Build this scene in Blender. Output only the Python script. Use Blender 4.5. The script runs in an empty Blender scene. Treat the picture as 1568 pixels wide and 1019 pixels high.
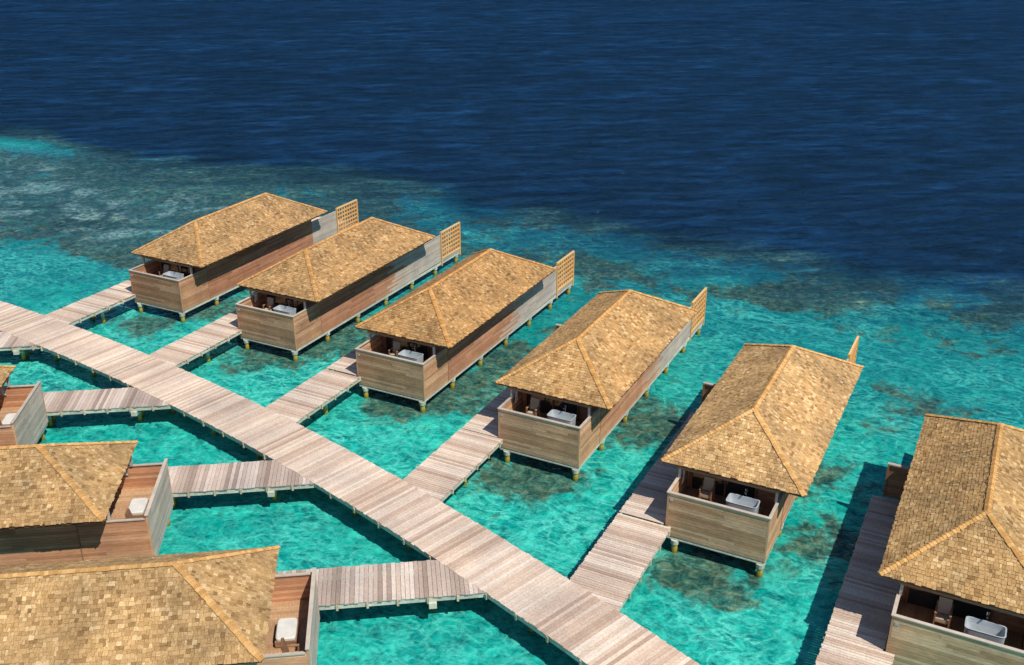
import bpy, math, random
import numpy as np
from mathutils import Vector, Matrix, noise
random.seed(7)
R=random.random
def U(a,b): return a+(b-a)*random.random()
scene=bpy.context.scene

# ------------------------------------------------------------------ materials
def newmat(name):
    m=bpy.data.materials.new(name); m.use_nodes=True
    nt=m.node_tree; b=nt.nodes["Principled BSDF"]
    return m,nt,b
def ramp(nt,stops,fac=None):
    r=nt.nodes.new("ShaderNodeValToRGB"); e=r.color_ramp.elements
    while len(e)<len(stops): e.new(0.5)
    for i,(p,c) in enumerate(stops):
        e[i].position=p; e[i].color=(*c,1) if len(c)==3 else c
    if fac is not None: nt.links.new(fac,r.inputs[0])
    return r
def mixc(nt,mode,fac,a,b):
    n=nt.nodes.new("ShaderNodeMix"); n.data_type='RGBA'; n.blend_type=mode
    for i,v in ((0,fac),(6,a),(7,b)):
        if hasattr(v,'links'): nt.links.new(v,n.inputs[i])
        else: n.inputs[i].default_value=v if not isinstance(v,tuple) else (*v,1)
    return n.outputs[2]
def mth(nt,op,a,b=None,c=None,clamp=False):
    n=nt.nodes.new("ShaderNodeMath"); n.operation=op; n.use_clamp=clamp
    for i,v in enumerate((a,b,c)):
        if v is None: continue
        if hasattr(v,'links'): nt.links.new(v,n.inputs[i])
        else: n.inputs[i].default_value=v
    return n.outputs[0]
def noise_n(nt,scale,detail=4,rough=.55,vec=None,dist=0,stretch=None,coord='Object'):
    tc=nt.nodes.new("ShaderNodeTexCoord"); v=vec if vec is not None else tc.outputs[coord]
    if stretch:
        mp=nt.nodes.new("ShaderNodeMapping"); mp.inputs['Scale'].default_value=stretch
        nt.links.new(v,mp.inputs[0]); v=mp.outputs[0]
    n=nt.nodes.new("ShaderNodeTexNoise"); n.inputs['Scale'].default_value=scale
    n.inputs['Detail'].default_value=detail; n.inputs['Roughness'].default_value=rough; n.inputs['Distortion'].default_value=dist
    nt.links.new(v,n.inputs['Vector'])
    return n.outputs['Fac']
def wood(name,stops,grain_stretch=(1,1,12),rough=.75,usecol=False,grain=.35,patch=.3,patch_scale=.35):
    m,nt,b=newmat(name)
    g=nt.nodes.new("ShaderNodeNewGeometry")
    r=ramp(nt,stops,g.outputs['Random Per Island'])
    gn=noise_n(nt,3.0,5,.6,stretch=grain_stretch)
    gm=ramp(nt,[(.3,(1-grain,)*3),(.7,(1+grain*.3,)*3)],gn)
    c=mixc(nt,'MULTIPLY',1.0,r.outputs[0],gm.outputs[0])
    oi=nt.nodes.new("ShaderNodeObjectInfo")
    tc=nt.nodes.new("ShaderNodeTexCoord"); va=nt.nodes.new("ShaderNodeVectorMath"); va.operation='ADD'
    cb=nt.nodes.new("ShaderNodeCombineXYZ"); nt.links.new(mth(nt,'MULTIPLY',oi.outputs['Random'],57.0),cb.inputs[0])
    nt.links.new(tc.outputs['Object'],va.inputs[0]); nt.links.new(cb.outputs[0],va.inputs[1])
    pn=noise_n(nt,patch_scale,5,.6,vec=va.outputs[0])
    pm=ramp(nt,[(.3,(1-patch,1-patch*1.0,1-patch*.95)),(.65,(1.08,1.05,1.0))],pn)
    c=mixc(nt,'MULTIPLY',1.0,c,pm.outputs[0])
    if usecol:
        c=mixc(nt,'MULTIPLY',1.0,c,oi.outputs['Color'])
    nt.links.new(c,b.inputs['Base Color'])
    b.inputs['Roughness'].default_value=rough
    b.inputs['Specular IOR Level'].default_value=.25
    bp=nt.nodes.new("ShaderNodeBump"); bp.inputs['Strength'].default_value=.4; bp.inputs['Distance'].default_value=.01
    nt.links.new(gn,bp.inputs['Height']); nt.links.new(bp.outputs[0],b.inputs['Normal'])
    return m
M={}
M['shingle']=wood("cedar_shingle",[(0,(.31,.18,.075)),(.12,(.46,.29,.13)),(.5,(.58,.375,.175)),(.88,(.66,.45,.22)),(1,(.80,.60,.34))],(6,6,6),.8,True,.38,.38,.5)
M['cap']=wood("ridge_cap",[(0,(.52,.29,.105)),(.5,(.64,.38,.145)),(1,(.76,.48,.21))],(6,6,6),.8,True,.25,.15)
M['wall']=wood("wall_boards",[(0,(.48,.30,.18)),(.4,(.62,.415,.26)),(.75,(.72,.50,.325)),(1,(.80,.59,.42))],(1,1,14),.75,True,.38,.28,.6)
M['wallred']=wood("wall_boards_side",[(0,(.44,.24,.15)),(.4,(.57,.325,.21)),(.8,(.64,.39,.26)),(1,(.69,.47,.33))],(1,1,14),.75,True,.3,.22,.6)
M['wallgrey']=wood("wall_boards_grey",[(0,(.43,.37,.315)),(.5,(.52,.45,.385)),(1,(.59,.52,.45))],(1,1,14),.8,False,.18,.2,.6)
M['deck']=wood("deck_boards",[(0,(.48,.345,.265)),(.15,(.64,.485,.385)),(.5,(.73,.58,.475)),(.8,(.79,.65,.54)),(1,(.86,.74,.64))],(5,5,1),.7,False,.30,.25,.25)
M['deckL']=wood("deck_boards_old",[(0,(.36,.27,.23)),(.25,(.52,.41,.35)),(.55,(.63,.505,.44)),(.85,(.70,.585,.515)),(1,(.77,.67,.60))],(5,5,1),.7,False,.28,.28,.25)
M['beam']=wood("painted_beam",[(0,(.50,.52,.42)),(1,(.66,.68,.58))],(2,2,2),.7,False,.25,.25,1.2)
M['dark']=wood("fascia_wood",[(0,(.15,.085,.045)),(1,(.22,.13,.07))],(2,2,8),.8)
M['cream']=wood("joist_end",[(0,(.55,.47,.32)),(1,(.68,.60,.44))],(2,2,2),.7)
M['lattice']=wood("lattice_wood",[(0,(.64,.32,.10)),(.5,(.76,.42,.15)),(1,(.82,.52,.22))],(2,2,6),.6,False,.15,.1)
M['brown']=wood("trim_wood",[(0,(.26,.14,.075)),(1,(.40,.23,.135))],(2,2,8),.65)
def plain(name,c,rough=.5,spec=.5,metal=0,var=.15):
    m,nt,b=newmat(name)
    n=noise_n(nt,2.5,4)
    r=ramp(nt,[(.3,tuple(x*(1-var) for x in c)),(.7,tuple(min(1,x*(1+var*.4)) for x in c))],n)
    nt.links.new(r.outputs[0],b.inputs['Base Color'])
    b.inputs['Roughness'].default_value=rough; b.inputs['Metallic'].default_value=metal; b.inputs['Specular IOR Level'].default_value=spec
    return m
M['white']=plain("white_enamel",(.42,.46,.49),.3)
M['greypanel']=plain("grey_panel",(.42,.45,.47),.45)
M['glass']=plain("dark_glass",(.025,.035,.04),.06,.8)
M['chrome']=plain("chrome",(.5,.5,.5),.25,.5,1)
M['cloth']=plain("white_towel",(.66,.65,.62),.9,.1)
M['cushion']=plain("beige_cushion",(.50,.40,.28),.9,.1)
M['floor']=wood("balcony_floor",[(0,(.46,.28,.16)),(1,(.62,.40,.24))],(1,8,1),.6)
m,nt,b=newmat("pile"); tc=nt.nodes.new("ShaderNodeNewGeometry"); sp=nt.nodes.new("ShaderNodeSeparateXYZ")
nt.links.new(tc.outputs['Position'],sp.inputs[0])
nz=noise_n(nt,5,4)
h=mth(nt,'ADD',sp.outputs['Z'],mth(nt,'MULTIPLY',nz,.3))
r=ramp(nt,[(.0,(.05,.06,.02)),(.2,(.22,.16,.02)),(.42,(.50,.34,.03)),(.58,(.44,.36,.10)),(.72,(.50,.51,.42)),(1,(.62,.63,.57))],h)
nt.links.new(r.outputs[0],b.inputs['Base Color']); b.inputs['Roughness'].default_value=.6
M['pile']=m

# ------------------------------------------------------------------ mesh builder
class MB:
    def __init__(s): s.v=[];s.f=[];s.m=[];s.mats=[]
    def mi(s,k):
        if k not in s.mats: s.mats.append(k)
        return s.mats.index(k)
    def poly(s,pts,faces,mat):
        o=len(s.v); s.v+= [tuple(p) for p in pts]; k=s.mi(mat)
        for f in faces: s.f.append([o+i for i in f]); s.m.append(k)
    def box(s,x0,x1,y0,y1,z0,z1,mat):
        if x1<x0:x0,x1=x1,x0
        if y1<y0:y0,y1=y1,y0
        if z1<z0:z0,z1=z1,z0
        s.poly([(x0,y0,z0),(x1,y0,z0),(x1,y1,z0),(x0,y1,z0),(x0,y0,z1),(x1,y0,z1),(x1,y1,z1),(x0,y1,z1)],
          [(0,3,2,1),(4,5,6,7),(0,1,5,4),(1,2,6,5),(2,3,7,6),(3,0,4,7)],mat)
    def obox(s,c,ax,ay,az,mat):
        c=Vector(c); P=[]
        for sz in(-1,1):
            for sx,sy in((-1,-1),(1,-1),(1,1),(-1,1)): P.append(c+ax*sx+ay*sy+az*sz)
        s.poly(P,[(0,3,2,1),(4,5,6,7),(0,1,5,4),(1,2,6,5),(2,3,7,6),(3,0,4,7)],mat)
    def cyl(s,x,y,z0,z1,r0,r1,mat,n=10):
        P=[(x+r0*math.cos(2*math.pi*i/n),y+r0*math.sin(2*math.pi*i/n),z0) for i in range(n)]+[(x+r1*math.cos(2*math.pi*i/n),y+r1*math.sin(2*math.pi*i/n),z1) for i in range(n)]
        s.poly(P,[(i,(i+1)%n,n+(i+1)%n,n+i) for i in range(n)]+[tuple(range(n,2*n)),tuple(reversed(range(n)))],mat)
    def obj(s,name,parent=None,mirror=None,color=None):
        v=s.v; f=s.f
        if mirror is not None:
            v=[(mirror-x,y,z) for x,y,z in v]; f=[list(reversed(q)) for q in f]
        me=bpy.data.meshes.new(name); me.from_pydata(v,[],f)
        for k in s.mats: me.materials.append(M[k])
        me.polygons.foreach_set("material_index",s.m); me.update()
        o=bpy.data.objects.new(name,me); bpy.context.collection.objects.link(o)
        if parent: o.parent=parent
        if color: o.color=(*color,1)
        return o

W,L,ZE,ZR,D1,D2=6.8,14.97,4.17,6.19,3.34,3.45
X0,X1,YF,ZT,ZB=.77,5.67,-1.3,3.29,.91
ZFL=2.0

def roof_mesh():
    b=MB()
    E=[Vector((0,0,ZE)),Vector((W,0,ZE)),Vector((W,L,ZE)),Vector((0,L,ZE))]
    RF=Vector((W/2,D1,ZR)); RB=Vector((W/2,L-D2,ZR))
    lo=[e-Vector((0,0,.14)) for e in E]
    b.poly(E+[RF,RB],[(0,1,4),(1,2,5,4),(2,3,5),(3,0,4,5)],'dark')
    b.poly(E+lo,[(0,4,5,1),(1,5,6,2),(2,6,7,3),(3,7,4,0),(4,7,6,5)],'dark')
    slopes=[(E[0],E[1],W/2,W/2,RF),(E[1],E[2],D1,D2,RF),(E[2],E[3],W/2,W/2,RB),(E[3],E[0],D2,D1,RB)]
    norms=[]
    for P0,P1,a,c,top in slopes:
        e=(P1-P0).normalized(); le=(P1-P0).length
        up=(top-P0); up=up-e*up.dot(e); Ls=up.length; s=up.normalized(); n=e.cross(s).normalized()
        norms.append(n)
        row=.165; nr=int(Ls/row)+1
        for i in range(nr):
            t0=-.06+i*row; t1=min(t0+row*1.5,Ls)
            if t1-t0<.05: continue
            k0=max(t0,0)/Ls;k1=min(t1,Ls)/Ls
            A0=k0*a;B0=le-k0*c;A1=k1*a;B1=le-k1*c
            if t0<0: A0-=.05;B0+=.05
            x=A0-U(0,.2)
            while x<B0:
                w=random.choice((.10,.13,.16,.20,.25))*U(.9,1.1); g=.006
                xa=x+g;xb=x+w-g; x+=w
                q0=min(max(xa,A0),B0);q1=min(max(xb,A0),B0)
                r0=min(max(xa,A1),B1);r1=min(max(xb,A1),B1)
                if q1-q0<.02: continue
                j=U(-.03,.03); h=U(.022,.045); h2=h+U(-.01,.01)
                if R()<.03: h+=.025
                p=[P0+e*q0+s*(t0+j)+n*h,P0+e*q1+s*(t0+j)+n*h2,P0+e*r1+s*t1+n*.006,P0+e*r0+s*t1+n*.006,
                   P0+e*q0+s*(t0+j)-n*.002,P0+e*q1+s*(t0+j)-n*.002]
                b.poly(p,[(0,1,2,3),(4,5,1,0),(4,0,3),(5,2,1)],'shingle')
    def caps(A,B,nA,nB):
        l=(B-A);ln=l.length;l.normalize()
        sA=l.cross(nA).normalized(); sB=l.cross(nB).normalized()
        if sA.dot(nB)>0: sA=-sA
        if sB.dot(nA)>0: sB=-sB
        up=(nA+nB).normalized()
        t=-.05
        while t<ln:
            t1=min(t+.26,ln+.03); hw=U(.10,.14); hx=U(.10,.14)
            def sec(t,h): 
                P=A+l*t
                return [P+sA*hw+nA*h,P+up*(h+.015),P+sB*hx+nB*h]
            p=sec(t,.07+U(0,.02))+sec(t1,.05)+[A+l*t+sA*hw,A+l*t,A+l*t+sB*hx]
            b.poly(p,[(0,1,4,3),(1,2,5,4),(6,7,1,0),(7,8,2,1)],'cap')
            t+=.16
    caps(E[0],RF,norms[3],norms[0]);caps(E[1],RF,norms[0],norms[1]);caps(E[2],RB,norms[1],norms[2]);caps(E[3],RB,norms[2],norms[3])
    caps(RF,RB,norms[1],norms[3])
    return b

def boards_y(b,x,y0,y1,z0,z1,mat,th=.045,row=.15,grey=None):
    n=max(1,round((z1-z0)/row)); h=(z1-z0)/n
    for i in range(n):
        y=y0
        while y<y1-.01:
            l=U(2.0,4.2); ye=min(y+l,y1)
            if y1-ye<.5: ye=y1
            mm=mat
            if grey is not None and (y+ye)/2>grey+U(-.4,.4): mm='wallgrey'
            o=U(0,.006)
            b.box(x-th/2-o,x+th/2+o,y+.003,ye-.003,z0+i*h+.006,z0+(i+1)*h-.006,mm); y=ye
    b.box(x-.012,x+.012,y0+.01,y1-.01,z0+.02,z1-.02,'dark')
def boards_x(b,y,x0,x1,z0,z1,mat,th=.045,row=.15):
    n=max(1,round((z1-z0)/row)); h=(z1-z0)/n
    for i in range(n):
        x=x0
        while x<x1-.01:
            l=U(1.8,4.2); xe=min(x+l,x1)
            if x1-xe<.6: xe=x1
            o=U(0,.006)
            b.box(x+.003,xe-.003,y-th/2-o,y+th/2+o,z0+i*h+.006,z0+(i+1)*h-.006,mat); x=xe
    b.box(x0+.01,x1-.01,y-.012,y+.012,z0+.02,z1-.02,'dark')

def villa(origin,rotz,mirror,grey,wallcol,roofcol,roofdata,idx):
    em=bpy.data.objects.new("water_villa",None); bpy.context.collection.objects.link(em)
    em.location=(origin[0],origin[1],0); em.rotation_euler=(0,0,rotz)
    mr=W if mirror else None
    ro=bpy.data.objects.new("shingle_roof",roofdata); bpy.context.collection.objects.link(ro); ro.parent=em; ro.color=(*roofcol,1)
    b=MB()
    zf=3.5 if mirror else ZT
    yf=YF-.25 if mirror else YF
    boards_x(b,yf+.03,X0+.03,X1-.03,ZB,zf,'wallgrey' if mirror else 'wall')
    boards_y(b,X0+.025,yf+.06,1.6,ZB,ZT,'wallred' if mirror else 'wall')
    boards_y(b,X1-.025,yf+.06,1.6,ZB,ZT,'wallred' if mirror else 'wall')
    b.box(X0,X0+.09,yf,yf+.09,ZB-.01,zf-.002,'wall'); b.box(X1-.09,X1,yf,yf+.09,ZB-.01,zf-.002,'wall')
    b.box(X0-.04,X1+.04,yf-.04,yf+.12,zf,zf+.045,'wallgrey')
    b.box(X0-.04,X0+.11,yf+.123,1.55,ZT,ZT+.045,'wallgrey'); b.box(X1-.11,X1+.04,yf+.123,1.55,ZT,ZT+.045,'wallgrey')
    boards_y(b,X1-.03,1.603,14.3,ZB,4.0,'wallred',grey=grey)
    boards_y(b,X0+.03,1.603,14.3,ZB,4.0,'wallred')
    boards_y(b,X1-.03,14.303,17.75,ZB+.1,3.22,'wallgrey')
    b.box(X1-.09,X1+.03,14.31,17.75,3.223,3.27,'wallgrey')
    b.box(X1-.06,X1+.02,1.56,1.6,ZB,4.0,'brown')
    boards_x(b,14.2,X0+.06,X1-.06,1.2,4.0,'wall')
    boards_x(b,1.65,X0+.06,X1-.06,ZFL,4.0,'wallred')
    if not mirror: b.box(X0+.14,X0+.3,yf-.012,yf,ZT-.42,ZT-.28,'greypanel')
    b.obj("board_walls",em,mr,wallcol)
    b=MB()
    x=X0+.06
    while x<X1-.2:
        b.box(x+.004,min(x+.16,X1-.06),yf+.07,1.62,ZFL-.04,ZFL+U(-.003,.003),'floor'); x+=.164
    b.box(X0+.1,X1-.1,1.7,14.15,1.0,1.2,'floor')
    b.box(X0+.1,X1-.1,14.3,20.9,1.05,1.2,'deck')
    b.box(X0+.05,X1-.05,yf+.12,20.85,ZB-.1,ZB-.02,'dark')
    b.box(X0+.04,X1-.04,yf+.06,yf+.2,ZB-.18,ZB-.012,'beam')
    b.box(X1-.16,X1-.03,yf+.21,20.9,ZB-.2,ZB-.015,'beam'); b.box(X0+.03,X0+.16,yf+.21,20.9,ZB-.2,ZB-.015,'beam')
    b.box(X0,X1,20.9,21.0,.85,1.25,'beam'); b.box(X1-.06,X1,17.8,20.9,.9,1.18,'wallgrey'); b.box(X0,X0+.06,14.3,20.9,.9,1.18,'wallgrey')
    for px in (X0+.1,X1-.1):
        for py in (.15,1.5):
            b.box(px-.06,px+.06,py-.06,py+.06,ZT+.05,4.02,'brown' if py>1 else 'wallgrey')
    b.box(X0-.02,X1+.02,.08,.22,3.86,4.028,'brown')
    for k in range(10):
        y=.5+k*1.5
        b.box(.08,W-.08,y,y+.08,3.95,4.029,'dark')
    b.box(X0+.35,X0+2.0,1.55,1.60,ZFL+.02,3.75,'glass'); b.box(X0+2.08,X0+3.5,1.55,1.60,ZFL+.02,3.75,'glass')
    for xx in (X0+.27,X0+1.98,X0+3.5): b.box(xx,xx+.09,1.5,1.598,ZFL+.01,3.758,'brown')
    b.box(X0+.2,X0+3.65,1.49,1.598,3.76,3.86,'brown')
    b.obj("floor_and_frame",em,mr)
    b=MB()
    ys=[-1.2,2.4,6.1,9.8,13.5,17.1,20.5]
    for y in ys:
        for x in (1.43-.15,5.45):
            b.cyl(x,y,-.6,.52,.15,.15,'pile'); b.cyl(x,y,.50,.735,.2,.22,'beam',12)
        b.box(X0+.12,X1-.12,y-.1,y+.1,.74,ZB-.105,'beam')
    b.obj("piles",em,mr)
    b=MB()
    xx=X1-.03
    y0,y1,z0,z1=17.82,20.95,1.15,3.5
    b.box(xx-.07,xx+.07,y0,y0+.13,.6,z1,'lattice'); b.box(xx-.07,xx+.07,y1-.13,y1,.6,z1,'lattice')
    b.box(xx-.06,xx+.06,y0+.13,y1-.13,z1-.13,z1-.002,'lattice'); b.box(xx-.06,xx+.06,y0+.13,y1-.13,z0,z0+.12,'lattice')
    for i in range(1,8):
        y=y0+.1+(y1-y0-.2)*i/8; b.box(xx-.03,xx+.03,y-.055,y+.055,z0+.12,z1-.13,'lattice')
    for i in range(1,6):
        z=z0+.1+(z1-z0-.2)*i/6; b.box(xx-.045,xx+.042,y0+.13,y1-.13,z-.05,z+.05,'lattice')
    b.box(X0,X0+.06,14.3,17.5,1.2,2.6,'wallgrey')
    b.obj("rear_lattice_screen",em,mr)
    b=MB()
    n=32
    if mirror:
        tx,ty=3.1,-.45
        b.box(tx-.65,tx+.65,ty-.42,ty+.42,ZFL+.06,ZFL+.3,'brown')
        rings=[(.60,.37,ZFL+.305),(.63,.40,ZFL+.33),(.63,.40,ZFL+.43),(.59,.36,ZFL+.47)]
    else:
        tx,ty=4.12,-.25
        rings=[(.66,.33,2.38),(.71,.37,2.45),(.735,.40,3.16),(.75,.415,3.22),(.70,.365,3.22),(.66,.33,3.0),(.56,.25,2.7)]
    P=[]
    for rx,ry,z in rings:
        for i in range(n):
            a=2*math.pi*(i+.5)/n; ca,sa=math.cos(a),math.sin(a)
            P.append((tx+rx*math.copysign(abs(ca)**.28,ca),ty+ry*math.copysign(abs(sa)**.28,sa),z))
    F=[]
    for k in range(len(rings)-1):
        for i in range(n): F.append((k*n+i,k*n+(i+1)%n,(k+1)*n+(i+1)%n,(k+1)*n+i))
    F.append(tuple(range((len(rings)-1)*n,len(rings)*n)))
    b.poly(P,F,'cloth' if mirror else 'white')
    if not mirror:
        b.box(tx-.6,tx+.6,ty-.28,ty+.28,ZFL,2.385,'brown')
        b.cyl(tx,ty+.5,ZFL,3.5,.03,.03,'chrome',8); b.obox((tx,ty+.38,3.5),Vector((.03,0,0)),Vector((0,.15,0)),Vector((0,0,.025)),'chrome'); b.cyl(tx,ty+.5,3.45,3.6,.06,.06,'chrome',10)
    b.obj("day_bed" if mirror else "bath_tub",em,mr)
    b=MB()
    cx,cy,q=2.35+U(-.25,.25),.4+U(-.2,.15),ZFL-1.3-.15
    if mirror: cx,cy=5.0,-.8
    for sx in(-.28,.28):
        for sy in(-.26,.26): b.box(cx+sx-.03,cx+sx+.03,cy+sy-.03,cy+sy+.03,ZFL,2.62+q if sy>0 else 2.35+q,'brown')
        b.box(cx+sx-.045,cx+sx+.045,cy-.3,cy+.3,2.35+q,2.4+q,'brown')
    b.box(cx-.25,cx+.25,cy-.25,cy+.25,1.98+q,2.12+q,'brown' if mirror else 'cushion'); b.box(cx-.26,cx+.26,cy-.26,cy+.26,1.93+q,1.975+q,'brown')
    b.obox((cx,cy+.22,2.5+q),Vector((.25,0,0)),Vector((0,.05,-.01)),Vector((0,.08,.32)),'brown' if mirror else 'cushion')
    b.obj("lounge_chair",em,mr)
    if mirror or idx in (1,3,4):
        b=MB(); P=[];F=[]
        for i in range(7):
            for j in range(6):
                P.append((X0+.17+.03*math.sin(i*1.7+j*.5),.35+i*.07+.03*math.sin(j),3.62-j*.15-.03*math.sin(i)))
        for i in range(6):
            for j in range(5): F.append((i*6+j,(i+1)*6+j,(i+1)*6+j+1,i*6+j+1))
        b.poly(P,F,'cloth'); b.obj("towel",em,mr)
    b=MB()
    boards_x(b,10.4,-1.1,X0-.01,1.5,3.3,'brown'); b.box(-1.15,-1.05,10.3,10.5,1.5,3.35,'brown')
    b.box(-1.15,X0-.02,10.3,10.5,3.355,3.42,'wallgrey')
    b.box(X0-.05,X0-.005,7.6,8.8,1.5,3.6,'brown')
    b.obj("entrance_screen",em,mr)
    return em

rm=roof_mesh(); tmp=rm.obj("r"); roofA=tmp.data; bpy.data.objects.remove(tmp)
rm=roof_mesh(); tmp=rm.obj("r"); roofA2=tmp.data; bpy.data.objects.remove(tmp)
rm=roof_mesh(); tmp=rm.obj("r",mirror=W); roofB=tmp.data; bpy.data.objects.remove(tmp)
for d_ in (roofA,roofA2,roofB): d_.name="shingle_roof"
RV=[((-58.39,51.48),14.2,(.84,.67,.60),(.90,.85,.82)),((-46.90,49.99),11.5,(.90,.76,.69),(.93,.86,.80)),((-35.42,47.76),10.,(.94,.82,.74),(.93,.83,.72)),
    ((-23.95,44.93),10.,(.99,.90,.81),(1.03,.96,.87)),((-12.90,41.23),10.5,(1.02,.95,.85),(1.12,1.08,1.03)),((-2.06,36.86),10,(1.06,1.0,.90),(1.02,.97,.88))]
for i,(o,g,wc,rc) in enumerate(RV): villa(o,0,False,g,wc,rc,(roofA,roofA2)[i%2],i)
ang=-4.117
ex=Vector((math.cos(ang),math.sin(ang))); ey=Vector((-math.sin(ang),math.cos(ang)))
LV=[Vector((-21.16,21.49)),Vector((-33.09,25.22))]
LV.append(LV[1]+ex*9.7+ey*8.8); LV.append(LV[2]+ex*9.7+ey*9.6)
for i,o in enumerate(LV): villa(o,ang,True,99,(1.15,1.0,.86),(.93,.91,.88),roofB,i)

# ------------------------------------------------------------------ boardwalks
def yu(x): 
    q=x+36; return 40.23-.2325*q-.00281*q*q
def dyu(x): return -.2325-.00562*(x+36)
import bisect
def walkway(name,pts,width,ztop,mat,bw=.19,brk=1.9,pile=3.8,cap=True,pin=.35,pfirst=None):
    b=MB()
    P=[Vector(p) for p in pts]; S=[0]
    for i in range(1,len(P)): S.append(S[-1]+(P[i]-P[i-1]).length)
    def at(s):
        s=min(max(s,0),S[-1]-1e-6)
        i=bisect.bisect_right(S,s)-1; i=min(i,len(P)-2)
        t=(s-S[i])/(S[i+1]-S[i]); p=P[i].lerp(P[i+1],t); d=(P[i+1]-P[i]).normalized()
        return p,d
    s=0
    z=Vector((0,0,1))
    while s<S[-1]-bw:
        w=bw*U(.93,1.07)
        p,d=at(s+w/2); nrm=Vector((-d.y,d.x)); 
        e=U(-.03,.03); j=U(-.005,.005)
        dd=(d+nrm*U(-.004,.004)).normalized()
        c=p+nrm*e
        b.obox((c.x,c.y,ztop-.02+j),Vector((dd.x,dd.y,0))*(w/2-.008),Vector((nrm.x,nrm.y,0))*(width/2),z*.02,mat)
        s+=w
    o1=b.obj("deck_planks")
    b=MB(); step=1.0; s=0
    while s<S[-1]-.01:
        s2=min(s+step,S[-1]); p0,d0=at(s);p1,d1=at(s2)
        for sd in (-1,-.33,.33,1):
            off=(width/2-.10)*sd
            n0=Vector((-d0.y,d0.x));n1=Vector((-d1.y,d1.x))
            a=p0+n0*off;c=p1+n1*off; m_=(a+c)/2; l=(c-a); ll=l.length/2+.002; l.normalize(); nn=Vector((-l.y,l.x))
            b.obox((m_.x,m_.y,ztop-.04-.13),Vector((l.x,l.y,0))*ll,Vector((nn.x,nn.y,0))*.05,z*.12,'beam' if abs(sd)==1 else 'dark')
        s=s2
    s=.6
    while s<S[-1]-.2:
        p,d=at(s); n=Vector((-d.y,d.x))
        for sd in(-1,1):
            c=p+n*sd*(width/2-.01)
            b.obox((c.x,c.y,ztop-.19),Vector((d.x,d.y,0))*.05,Vector((n.x,n.y,0))*.05,z*.14,'cream')
        s+=brk
    o2=b.obj("stringers_and_joists")
    b=MB(); s=pfirst if pfirst is not None else pile*.5
    while s<S[-1]-.3:
        p,d=at(s); n=Vector((-d.y,d.x)); hw=width/2+(.12 if cap else -.3)
        b.obox((p.x,p.y,ztop-.04-.26-.13),Vector((d.x,d.y,0))*.17,Vector((n.x,n.y,0))*hw,z*.125,'beam')
        for sd in(-1,1):
            c=p+n*sd*(width/2-pin); b.cyl(c.x,c.y,-.6,ztop-.5,.14,.14,'pile')
        s+=pile
    o3=b.obj("piles_and_caps")
    em=bpy.data.objects.new(name,None); bpy.context.collection.objects.link(em)
    for o in(o1,o2,o3): o.parent=em
    return em
pts=[]
x=-100.
while x<14:
    s=dyu(x); n=Vector((s,-1)).normalized()
    pts.append(Vector((x,yu(x)))+n*1.65); x+=1.0
walkway("boardwalk",pts,3.3,1.5,'deck',.19,1.9,4.2,cap=False,pin=1.0)
for (o,g,wc,rc) in RV:
    xc=o[0]-.25
    ys=yu(xc)-1.0; ye=o[1]+YF-.02
    walkway("side_walkway",[(xc,ys),(xc,(ys+ye)/2),(xc,ye)],2.7,1.485,'deck',.16,1.3,3.0,cap=False,pin=.8)
    xc=o[0]-.45
    walkway("side_walkway",[(xc,ye+.01),(xc,(ye+.01+o[1]+10.3)/2),(xc,o[1]+10.3)],2.3,1.485,'deck',.16,1.3,3.4,cap=False,pin=.7)
for o in LV:
    xc=7.45
    a=o+ex*xc+ey*(-9.4); c=o+ex*xc+ey*(-1.5); d=o+ex*xc+ey*10.3
    a2=a.lerp(c,.5)
    walkway("side_walkway",[a,a2,c,c.lerp(d,.5),d],2.6,1.485,'deckL',.2,1.3,5.2,pin=1.0,pfirst=3.0)

# ------------------------------------------------------------------ sea
def sstep(a,b,x):
    t=min(1,max(0,(x-a)/(b-a))); return t*t*(3-2*t)
def frange(a,b,s):
    r=[];x=a
    while x<b: r.append(x); x+=s
    return r
xs=[-6000,-3000,-1500,-800,-400,-250,-180]+frange(-150,30,.8)+[30,40,60,100,200,500,1200,3000,6000]
ys=[-2000,-800,-300,-100,-40,-10,0]+frange(6,112,.8)+[112,130,160,220,400,800,1600,3000,6000]
verts=[];coral=[];depth=[];sand=[]
spots=[(-10,39,3.0,1.05),(-21,43,3.4,1.0),(-30,50,4.4,1.05),(-28,55,4.4,.95),(-32,47,3.4,.95),(-18,52,4.5,.9),(-44,50,4.4,1.05),(-40,54,5.4,.9),(-54,53,4.4,.95),(-52,60,5.4,.9),(-60,49,3.3,.6),(-6,44,3.2,.85),(-2,60,6,.55),(-24,60,5.4,.8),(-8,50,4.2,.7),(-55,49,3,.9)]
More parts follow.
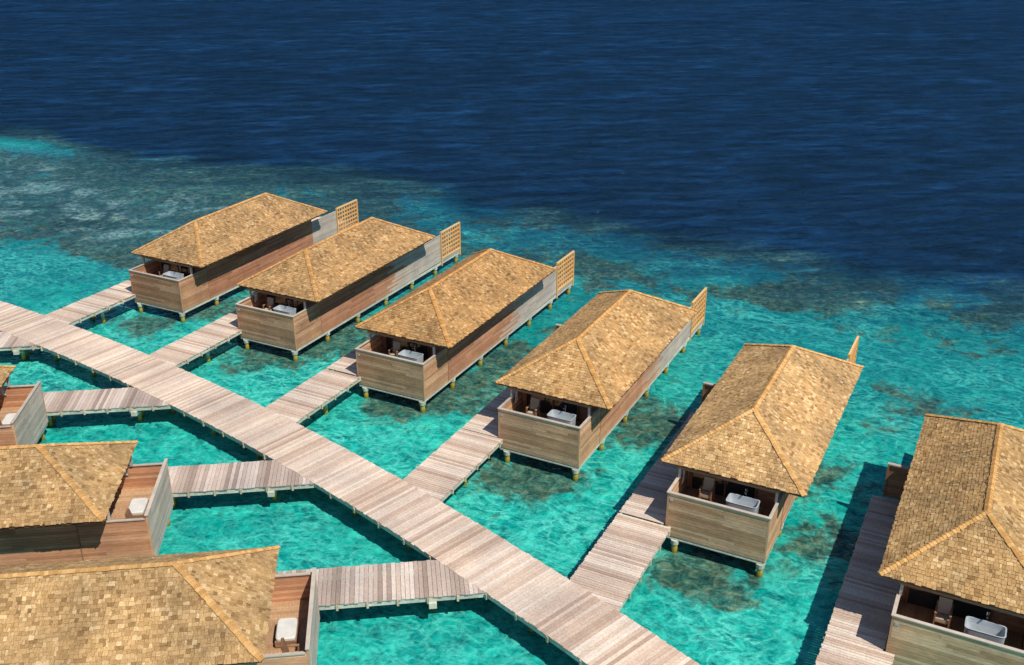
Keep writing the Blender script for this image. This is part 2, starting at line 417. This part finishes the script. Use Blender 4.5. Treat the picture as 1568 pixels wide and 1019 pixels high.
for y in ys:
    for x in xs:
        verts.append((x,y,0))
        n1=noise.noise(Vector((x*.05,y*.05,3)));n2=noise.noise(Vector((x*.14,y*.14,9)));n3=noise.noise(Vector((x*.4,y*.4,5)))
        yy=y+n1*5+n2*2.8+n3*1.6+ (1.5 if x>-40 else 0)
        lf=sstep(-54,-68,x-(y-60)*.25)
        d=.09+.21*sstep(48,70,yy)+.25*sstep(70,83,yy)+.19*sstep(81,88,yy)+.32*sstep(86,92.5,yy)
        d+=.16*lf*(1-sstep(60,80,yy))
        pz2=noise.noise(Vector((x*.11+9,y*.17,7)))
        c=(.54+pz2*.9)*sstep(64,76,yy)*(1-sstep(88,92,yy))
        pz=noise.noise(Vector((x*.075+4,y*.13,1)))
        c=max(c,lf*(.98+pz*.7)*sstep(50,60,yy)*(1-sstep(87,92,yy)))
        d+=.18*lf*max(0,pz)*sstep(55,65,yy)*(1-sstep(84,88,yy))
        g=math.exp(-(((x+110)/12)**2+((y-82)/2.8)**2)); d=d*(1-g*.75)+.14*g; c*=1-g
        for sx,sy,sr,sa in spots:
            c=max(c,sa*math.exp(-((x-sx)**2+(y-sy)**2)/sr**2))
        if y<36-.2*(x+36): d+=.04
        sand.append(lf*sstep(56,62,yy)*(1-sstep(73,79,yy)))
        coral.append(c); depth.append(d)
nx=len(xs);F=[(j*nx+i,j*nx+i+1,(j+1)*nx+i+1,(j+1)*nx+i) for j in range(len(ys)-1) for i in range(nx-1)]
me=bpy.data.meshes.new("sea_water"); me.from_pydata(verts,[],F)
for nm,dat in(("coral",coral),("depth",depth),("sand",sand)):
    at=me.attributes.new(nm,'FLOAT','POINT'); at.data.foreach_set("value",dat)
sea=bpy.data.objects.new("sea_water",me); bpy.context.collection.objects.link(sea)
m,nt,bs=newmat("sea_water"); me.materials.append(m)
geo=nt.nodes.new("ShaderNodeNewGeometry"); pos=geo.outputs['Position']
def attr(n):
    a=nt.nodes.new("ShaderNodeAttribute"); a.attribute_name=n; return a.outputs['Fac']
A_c,A_d,A_s=attr("coral"),attr("depth"),attr("sand")
nbig=noise_n(nt,.16,5,.6,vec=pos); nmid=noise_n(nt,.6,5,.65,vec=pos,dist=.6); nfine=noise_n(nt,1.7,6,.7,vec=pos,dist=.8)
npat=noise_n(nt,.30,6,.68,vec=pos,dist=.8)
d=mth(nt,'ADD',A_d,mth(nt,'MULTIPLY',mth(nt,'SUBTRACT',nbig,.5),.28))
shal=ramp(nt,[(.1,(1,1,1)),(.6,(.4,)*3),(.9,(0,0,0))],A_d).outputs[0]
d=mth(nt,'ADD',d,mth(nt,'MULTIPLY',mth(nt,'MULTIPLY',mth(nt,'SUBTRACT',nmid,.5),-.6),shal))
col=ramp(nt,[(0,(.025,.46,.38)),(.10,(.004,.305,.262)),(.22,(.002,.195,.192)),(.38,(.002,.118,.145)),(.55,(.002,.058,.106)),(.7,(.0016,.027,.074)),(.85,(.0015,.016,.053)),(1,(.0015,.0115,.045))],d).outputs[0]
def ridged(scale,dist,w,src=pos):
    n=noise_n(nt,scale,3,.5,vec=src,dist=dist)
    r=mth(nt,'ABSOLUTE',mth(nt,'SUBTRACT',n,.5))
    return mth(nt,'SUBTRACT',1.0,mth(nt,'MULTIPLY',r,w),clamp=True)
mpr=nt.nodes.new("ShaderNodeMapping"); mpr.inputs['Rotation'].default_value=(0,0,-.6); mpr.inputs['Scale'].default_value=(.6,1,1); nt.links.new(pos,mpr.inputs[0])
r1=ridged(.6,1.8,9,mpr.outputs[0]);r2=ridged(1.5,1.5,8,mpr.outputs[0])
caustic=mth(nt,'ADD',mth(nt,'MULTIPLY',mth(nt,'POWER',r1,2.2),.75),mth(nt,'MULTIPLY',mth(nt,'POWER',r2,2.0),.55))  # net of caustic light veins, painted into the lagoon's diffuse colour
caustic=mth(nt,'MULTIPLY',caustic,ramp(nt,[(.35,(.2,)*3),(.62,(1,1,1))],nbig).outputs[0])
cm=mth(nt,'ADD',mth(nt,'ADD',A_c,mth(nt,'MULTIPLY',mth(nt,'SUBTRACT',nmid,.5),1.7)),mth(nt,'MULTIPLY',mth(nt,'SUBTRACT',npat,.5),1.7))
cmask=ramp(nt,[(.40,(0,0,0)),(.71,(1,1,1))],cm).outputs[0]
ccol=ramp(nt,[(.36,(.009,.026,.027)),(.47,(.033,.054,.038)),(.56,(.083,.092,.052)),(.68,(.17,.19,.125))],nfine).outputs[0]
cdep=ramp(nt,[(.2,(1,1,1)),(.45,(.60,.78,.84)),(.7,(.26,.48,.64))],A_d).outputs[0]
ccol=mixc(nt,'MULTIPLY',1.0,ccol,cdep)
cfade=ramp(nt,[(.3,(.9,)*3),(.7,(.72,)*3),(.9,(0,0,0))],A_d).outputs[0]
dk=ramp(nt,[(.36,(.34,.46,.51)),(.5,(1,1,1)),(.64,(1.4,1.35,1.32))],nfine).outputs[0]
col2=mixc(nt,'MULTIPLY',shal,col,dk)
col2=mixc(nt,'MIX',mth(nt,'MULTIPLY',mth(nt,'MULTIPLY',caustic,.80),mth(nt,'MULTIPLY',shal,shal),clamp=True),col2,(.11,.70,.58))
col2=mixc(nt,'MIX',mth(nt,'MULTIPLY',mth(nt,'MULTIPLY',cmask,cfade),mth(nt,'SUBTRACT',1.0,mth(nt,'MULTIPLY',caustic,.3))),col2,ccol)
sandn=noise_n(nt,.22,6,.65,vec=pos,dist=.8)
sm=mth(nt,'MULTIPLY',ramp(nt,[(.50,(0,0,0)),(.62,(1,1,1))],sandn).outputs[0],mth(nt,'MULTIPLY',A_s,.65))
col2=mixc(nt,'MIX',mth(nt,'MULTIPLY',sm,ramp(nt,[(.42,(.2,)*3),(.58,(1,1,1))],nfine).outputs[0]),col2,(.26,.44,.44))
mp=nt.nodes.new("ShaderNodeMapping"); mp.vector_type='POINT'; mp.inputs['Rotation'].default_value=(0,0,-.473-.12)
nt.links.new(pos,mp.inputs[0])
mp2=nt.nodes.new("ShaderNodeMapping"); mp2.inputs['Scale'].default_value=(.42,1.1,1); nt.links.new(mp.outputs[0],mp2.inputs[0])
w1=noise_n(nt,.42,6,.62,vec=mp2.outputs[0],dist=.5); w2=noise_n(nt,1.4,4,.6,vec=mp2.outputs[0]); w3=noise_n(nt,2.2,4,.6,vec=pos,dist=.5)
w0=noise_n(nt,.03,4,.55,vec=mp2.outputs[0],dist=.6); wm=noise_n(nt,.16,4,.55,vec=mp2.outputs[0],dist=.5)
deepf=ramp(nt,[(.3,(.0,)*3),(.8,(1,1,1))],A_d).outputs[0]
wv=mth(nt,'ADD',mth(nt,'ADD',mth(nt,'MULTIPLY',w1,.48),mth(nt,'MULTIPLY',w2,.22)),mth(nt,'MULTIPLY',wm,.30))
wave_light=ramp(nt,[(.40,(.18,.24,.30)),(.50,(.88,.88,.88)),(.57,(2.3,2.0,1.75)),(.65,(7,4.2,3.1))],wv).outputs[0]  # light on crests and shade in troughs, painted into the deep-water colour
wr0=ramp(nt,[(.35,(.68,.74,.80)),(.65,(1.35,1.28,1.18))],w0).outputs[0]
col2=mixc(nt,'MULTIPLY',mth(nt,'ADD',mth(nt,'MULTIPLY',deepf,.95),.05,clamp=True),col2,wave_light)
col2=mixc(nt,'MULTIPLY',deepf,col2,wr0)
hsh=mth(nt,'MULTIPLY',w3,.13)
hde=mth(nt,'ADD',mth(nt,'ADD',mth(nt,'MULTIPLY',w1,2.0),mth(nt,'MULTIPLY',w2,.45)),mth(nt,'MULTIPLY',wm,2.0))
hh=mth(nt,'ADD',mth(nt,'MULTIPLY',hde,mth(nt,'ADD',mth(nt,'MULTIPLY',deepf,.9),.10)),hsh)
bp=nt.nodes.new("ShaderNodeBump"); bp.inputs['Strength'].default_value=1; bp.inputs['Distance'].default_value=1.0
nt.links.new(hh,bp.inputs['Height'])
dif=nt.nodes.new("ShaderNodeBsdfDiffuse"); nt.links.new(col2,dif.inputs[0]); nt.links.new(bp.outputs[0],dif.inputs['Normal'])
gl=nt.nodes.new("ShaderNodeBsdfGlossy"); gl.inputs['Color'].default_value=(.14,.41,.84,1); gl.inputs['Roughness'].default_value=.1; nt.links.new(bp.outputs[0],gl.inputs['Normal'])
fr=nt.nodes.new("ShaderNodeFresnel"); fr.inputs['IOR'].default_value=1.33; nt.links.new(bp.outputs[0],fr.inputs['Normal'])
mx=nt.nodes.new("ShaderNodeMixShader"); nt.links.new(mth(nt,'MULTIPLY',fr.outputs[0],.75),mx.inputs[0]); nt.links.new(dif.outputs[0],mx.inputs[1]); nt.links.new(gl.outputs[0],mx.inputs[2])
nt.nodes.remove(bs); nt.links.new(mx.outputs[0],nt.nodes["Material Output"].inputs[0])

# ------------------------------------------------------------------ light
sd=Vector((.645,-.225,1)).normalized(); el=math.asin(sd.z); az=math.atan2(sd.x,sd.y)
w=bpy.data.worlds.new("World"); scene.world=w; w.use_nodes=True; nt=w.node_tree
sky=nt.nodes.new("ShaderNodeTexSky"); sky.sky_type='NISHITA'; sky.sun_disc=False; sky.sun_elevation=el; sky.sun_rotation=az
sky.dust_density=.3; sky.air_density=1.0; sky.ozone_density=3.0
bg=nt.nodes["Background"]; bg.inputs[1].default_value=.088; nt.links.new(sky.outputs[0],bg.inputs[0])
sl=bpy.data.lights.new("sun","SUN"); sl.energy=4.8; sl.angle=math.radians(.5); sl.color=(1,.94,.84)
so=bpy.data.objects.new("sun",sl); bpy.context.collection.objects.link(so); so.rotation_euler=(-sd).to_track_quat('-Z','Y').to_euler(); so.location=(20,-10,60)
cd=bpy.data.cameras.new("camera"); cd.lens=36*1561.06/1568; cd.sensor_width=36; cd.clip_end=20000
co=bpy.data.objects.new("camera",cd); bpy.context.collection.objects.link(co); co.location=(0,0,30); co.rotation_euler=(math.pi/2-.421,0,.473)
scene.camera=co
scene.view_settings.view_transform='Standard'; scene.view_settings.look='None'; scene.view_settings.exposure=0
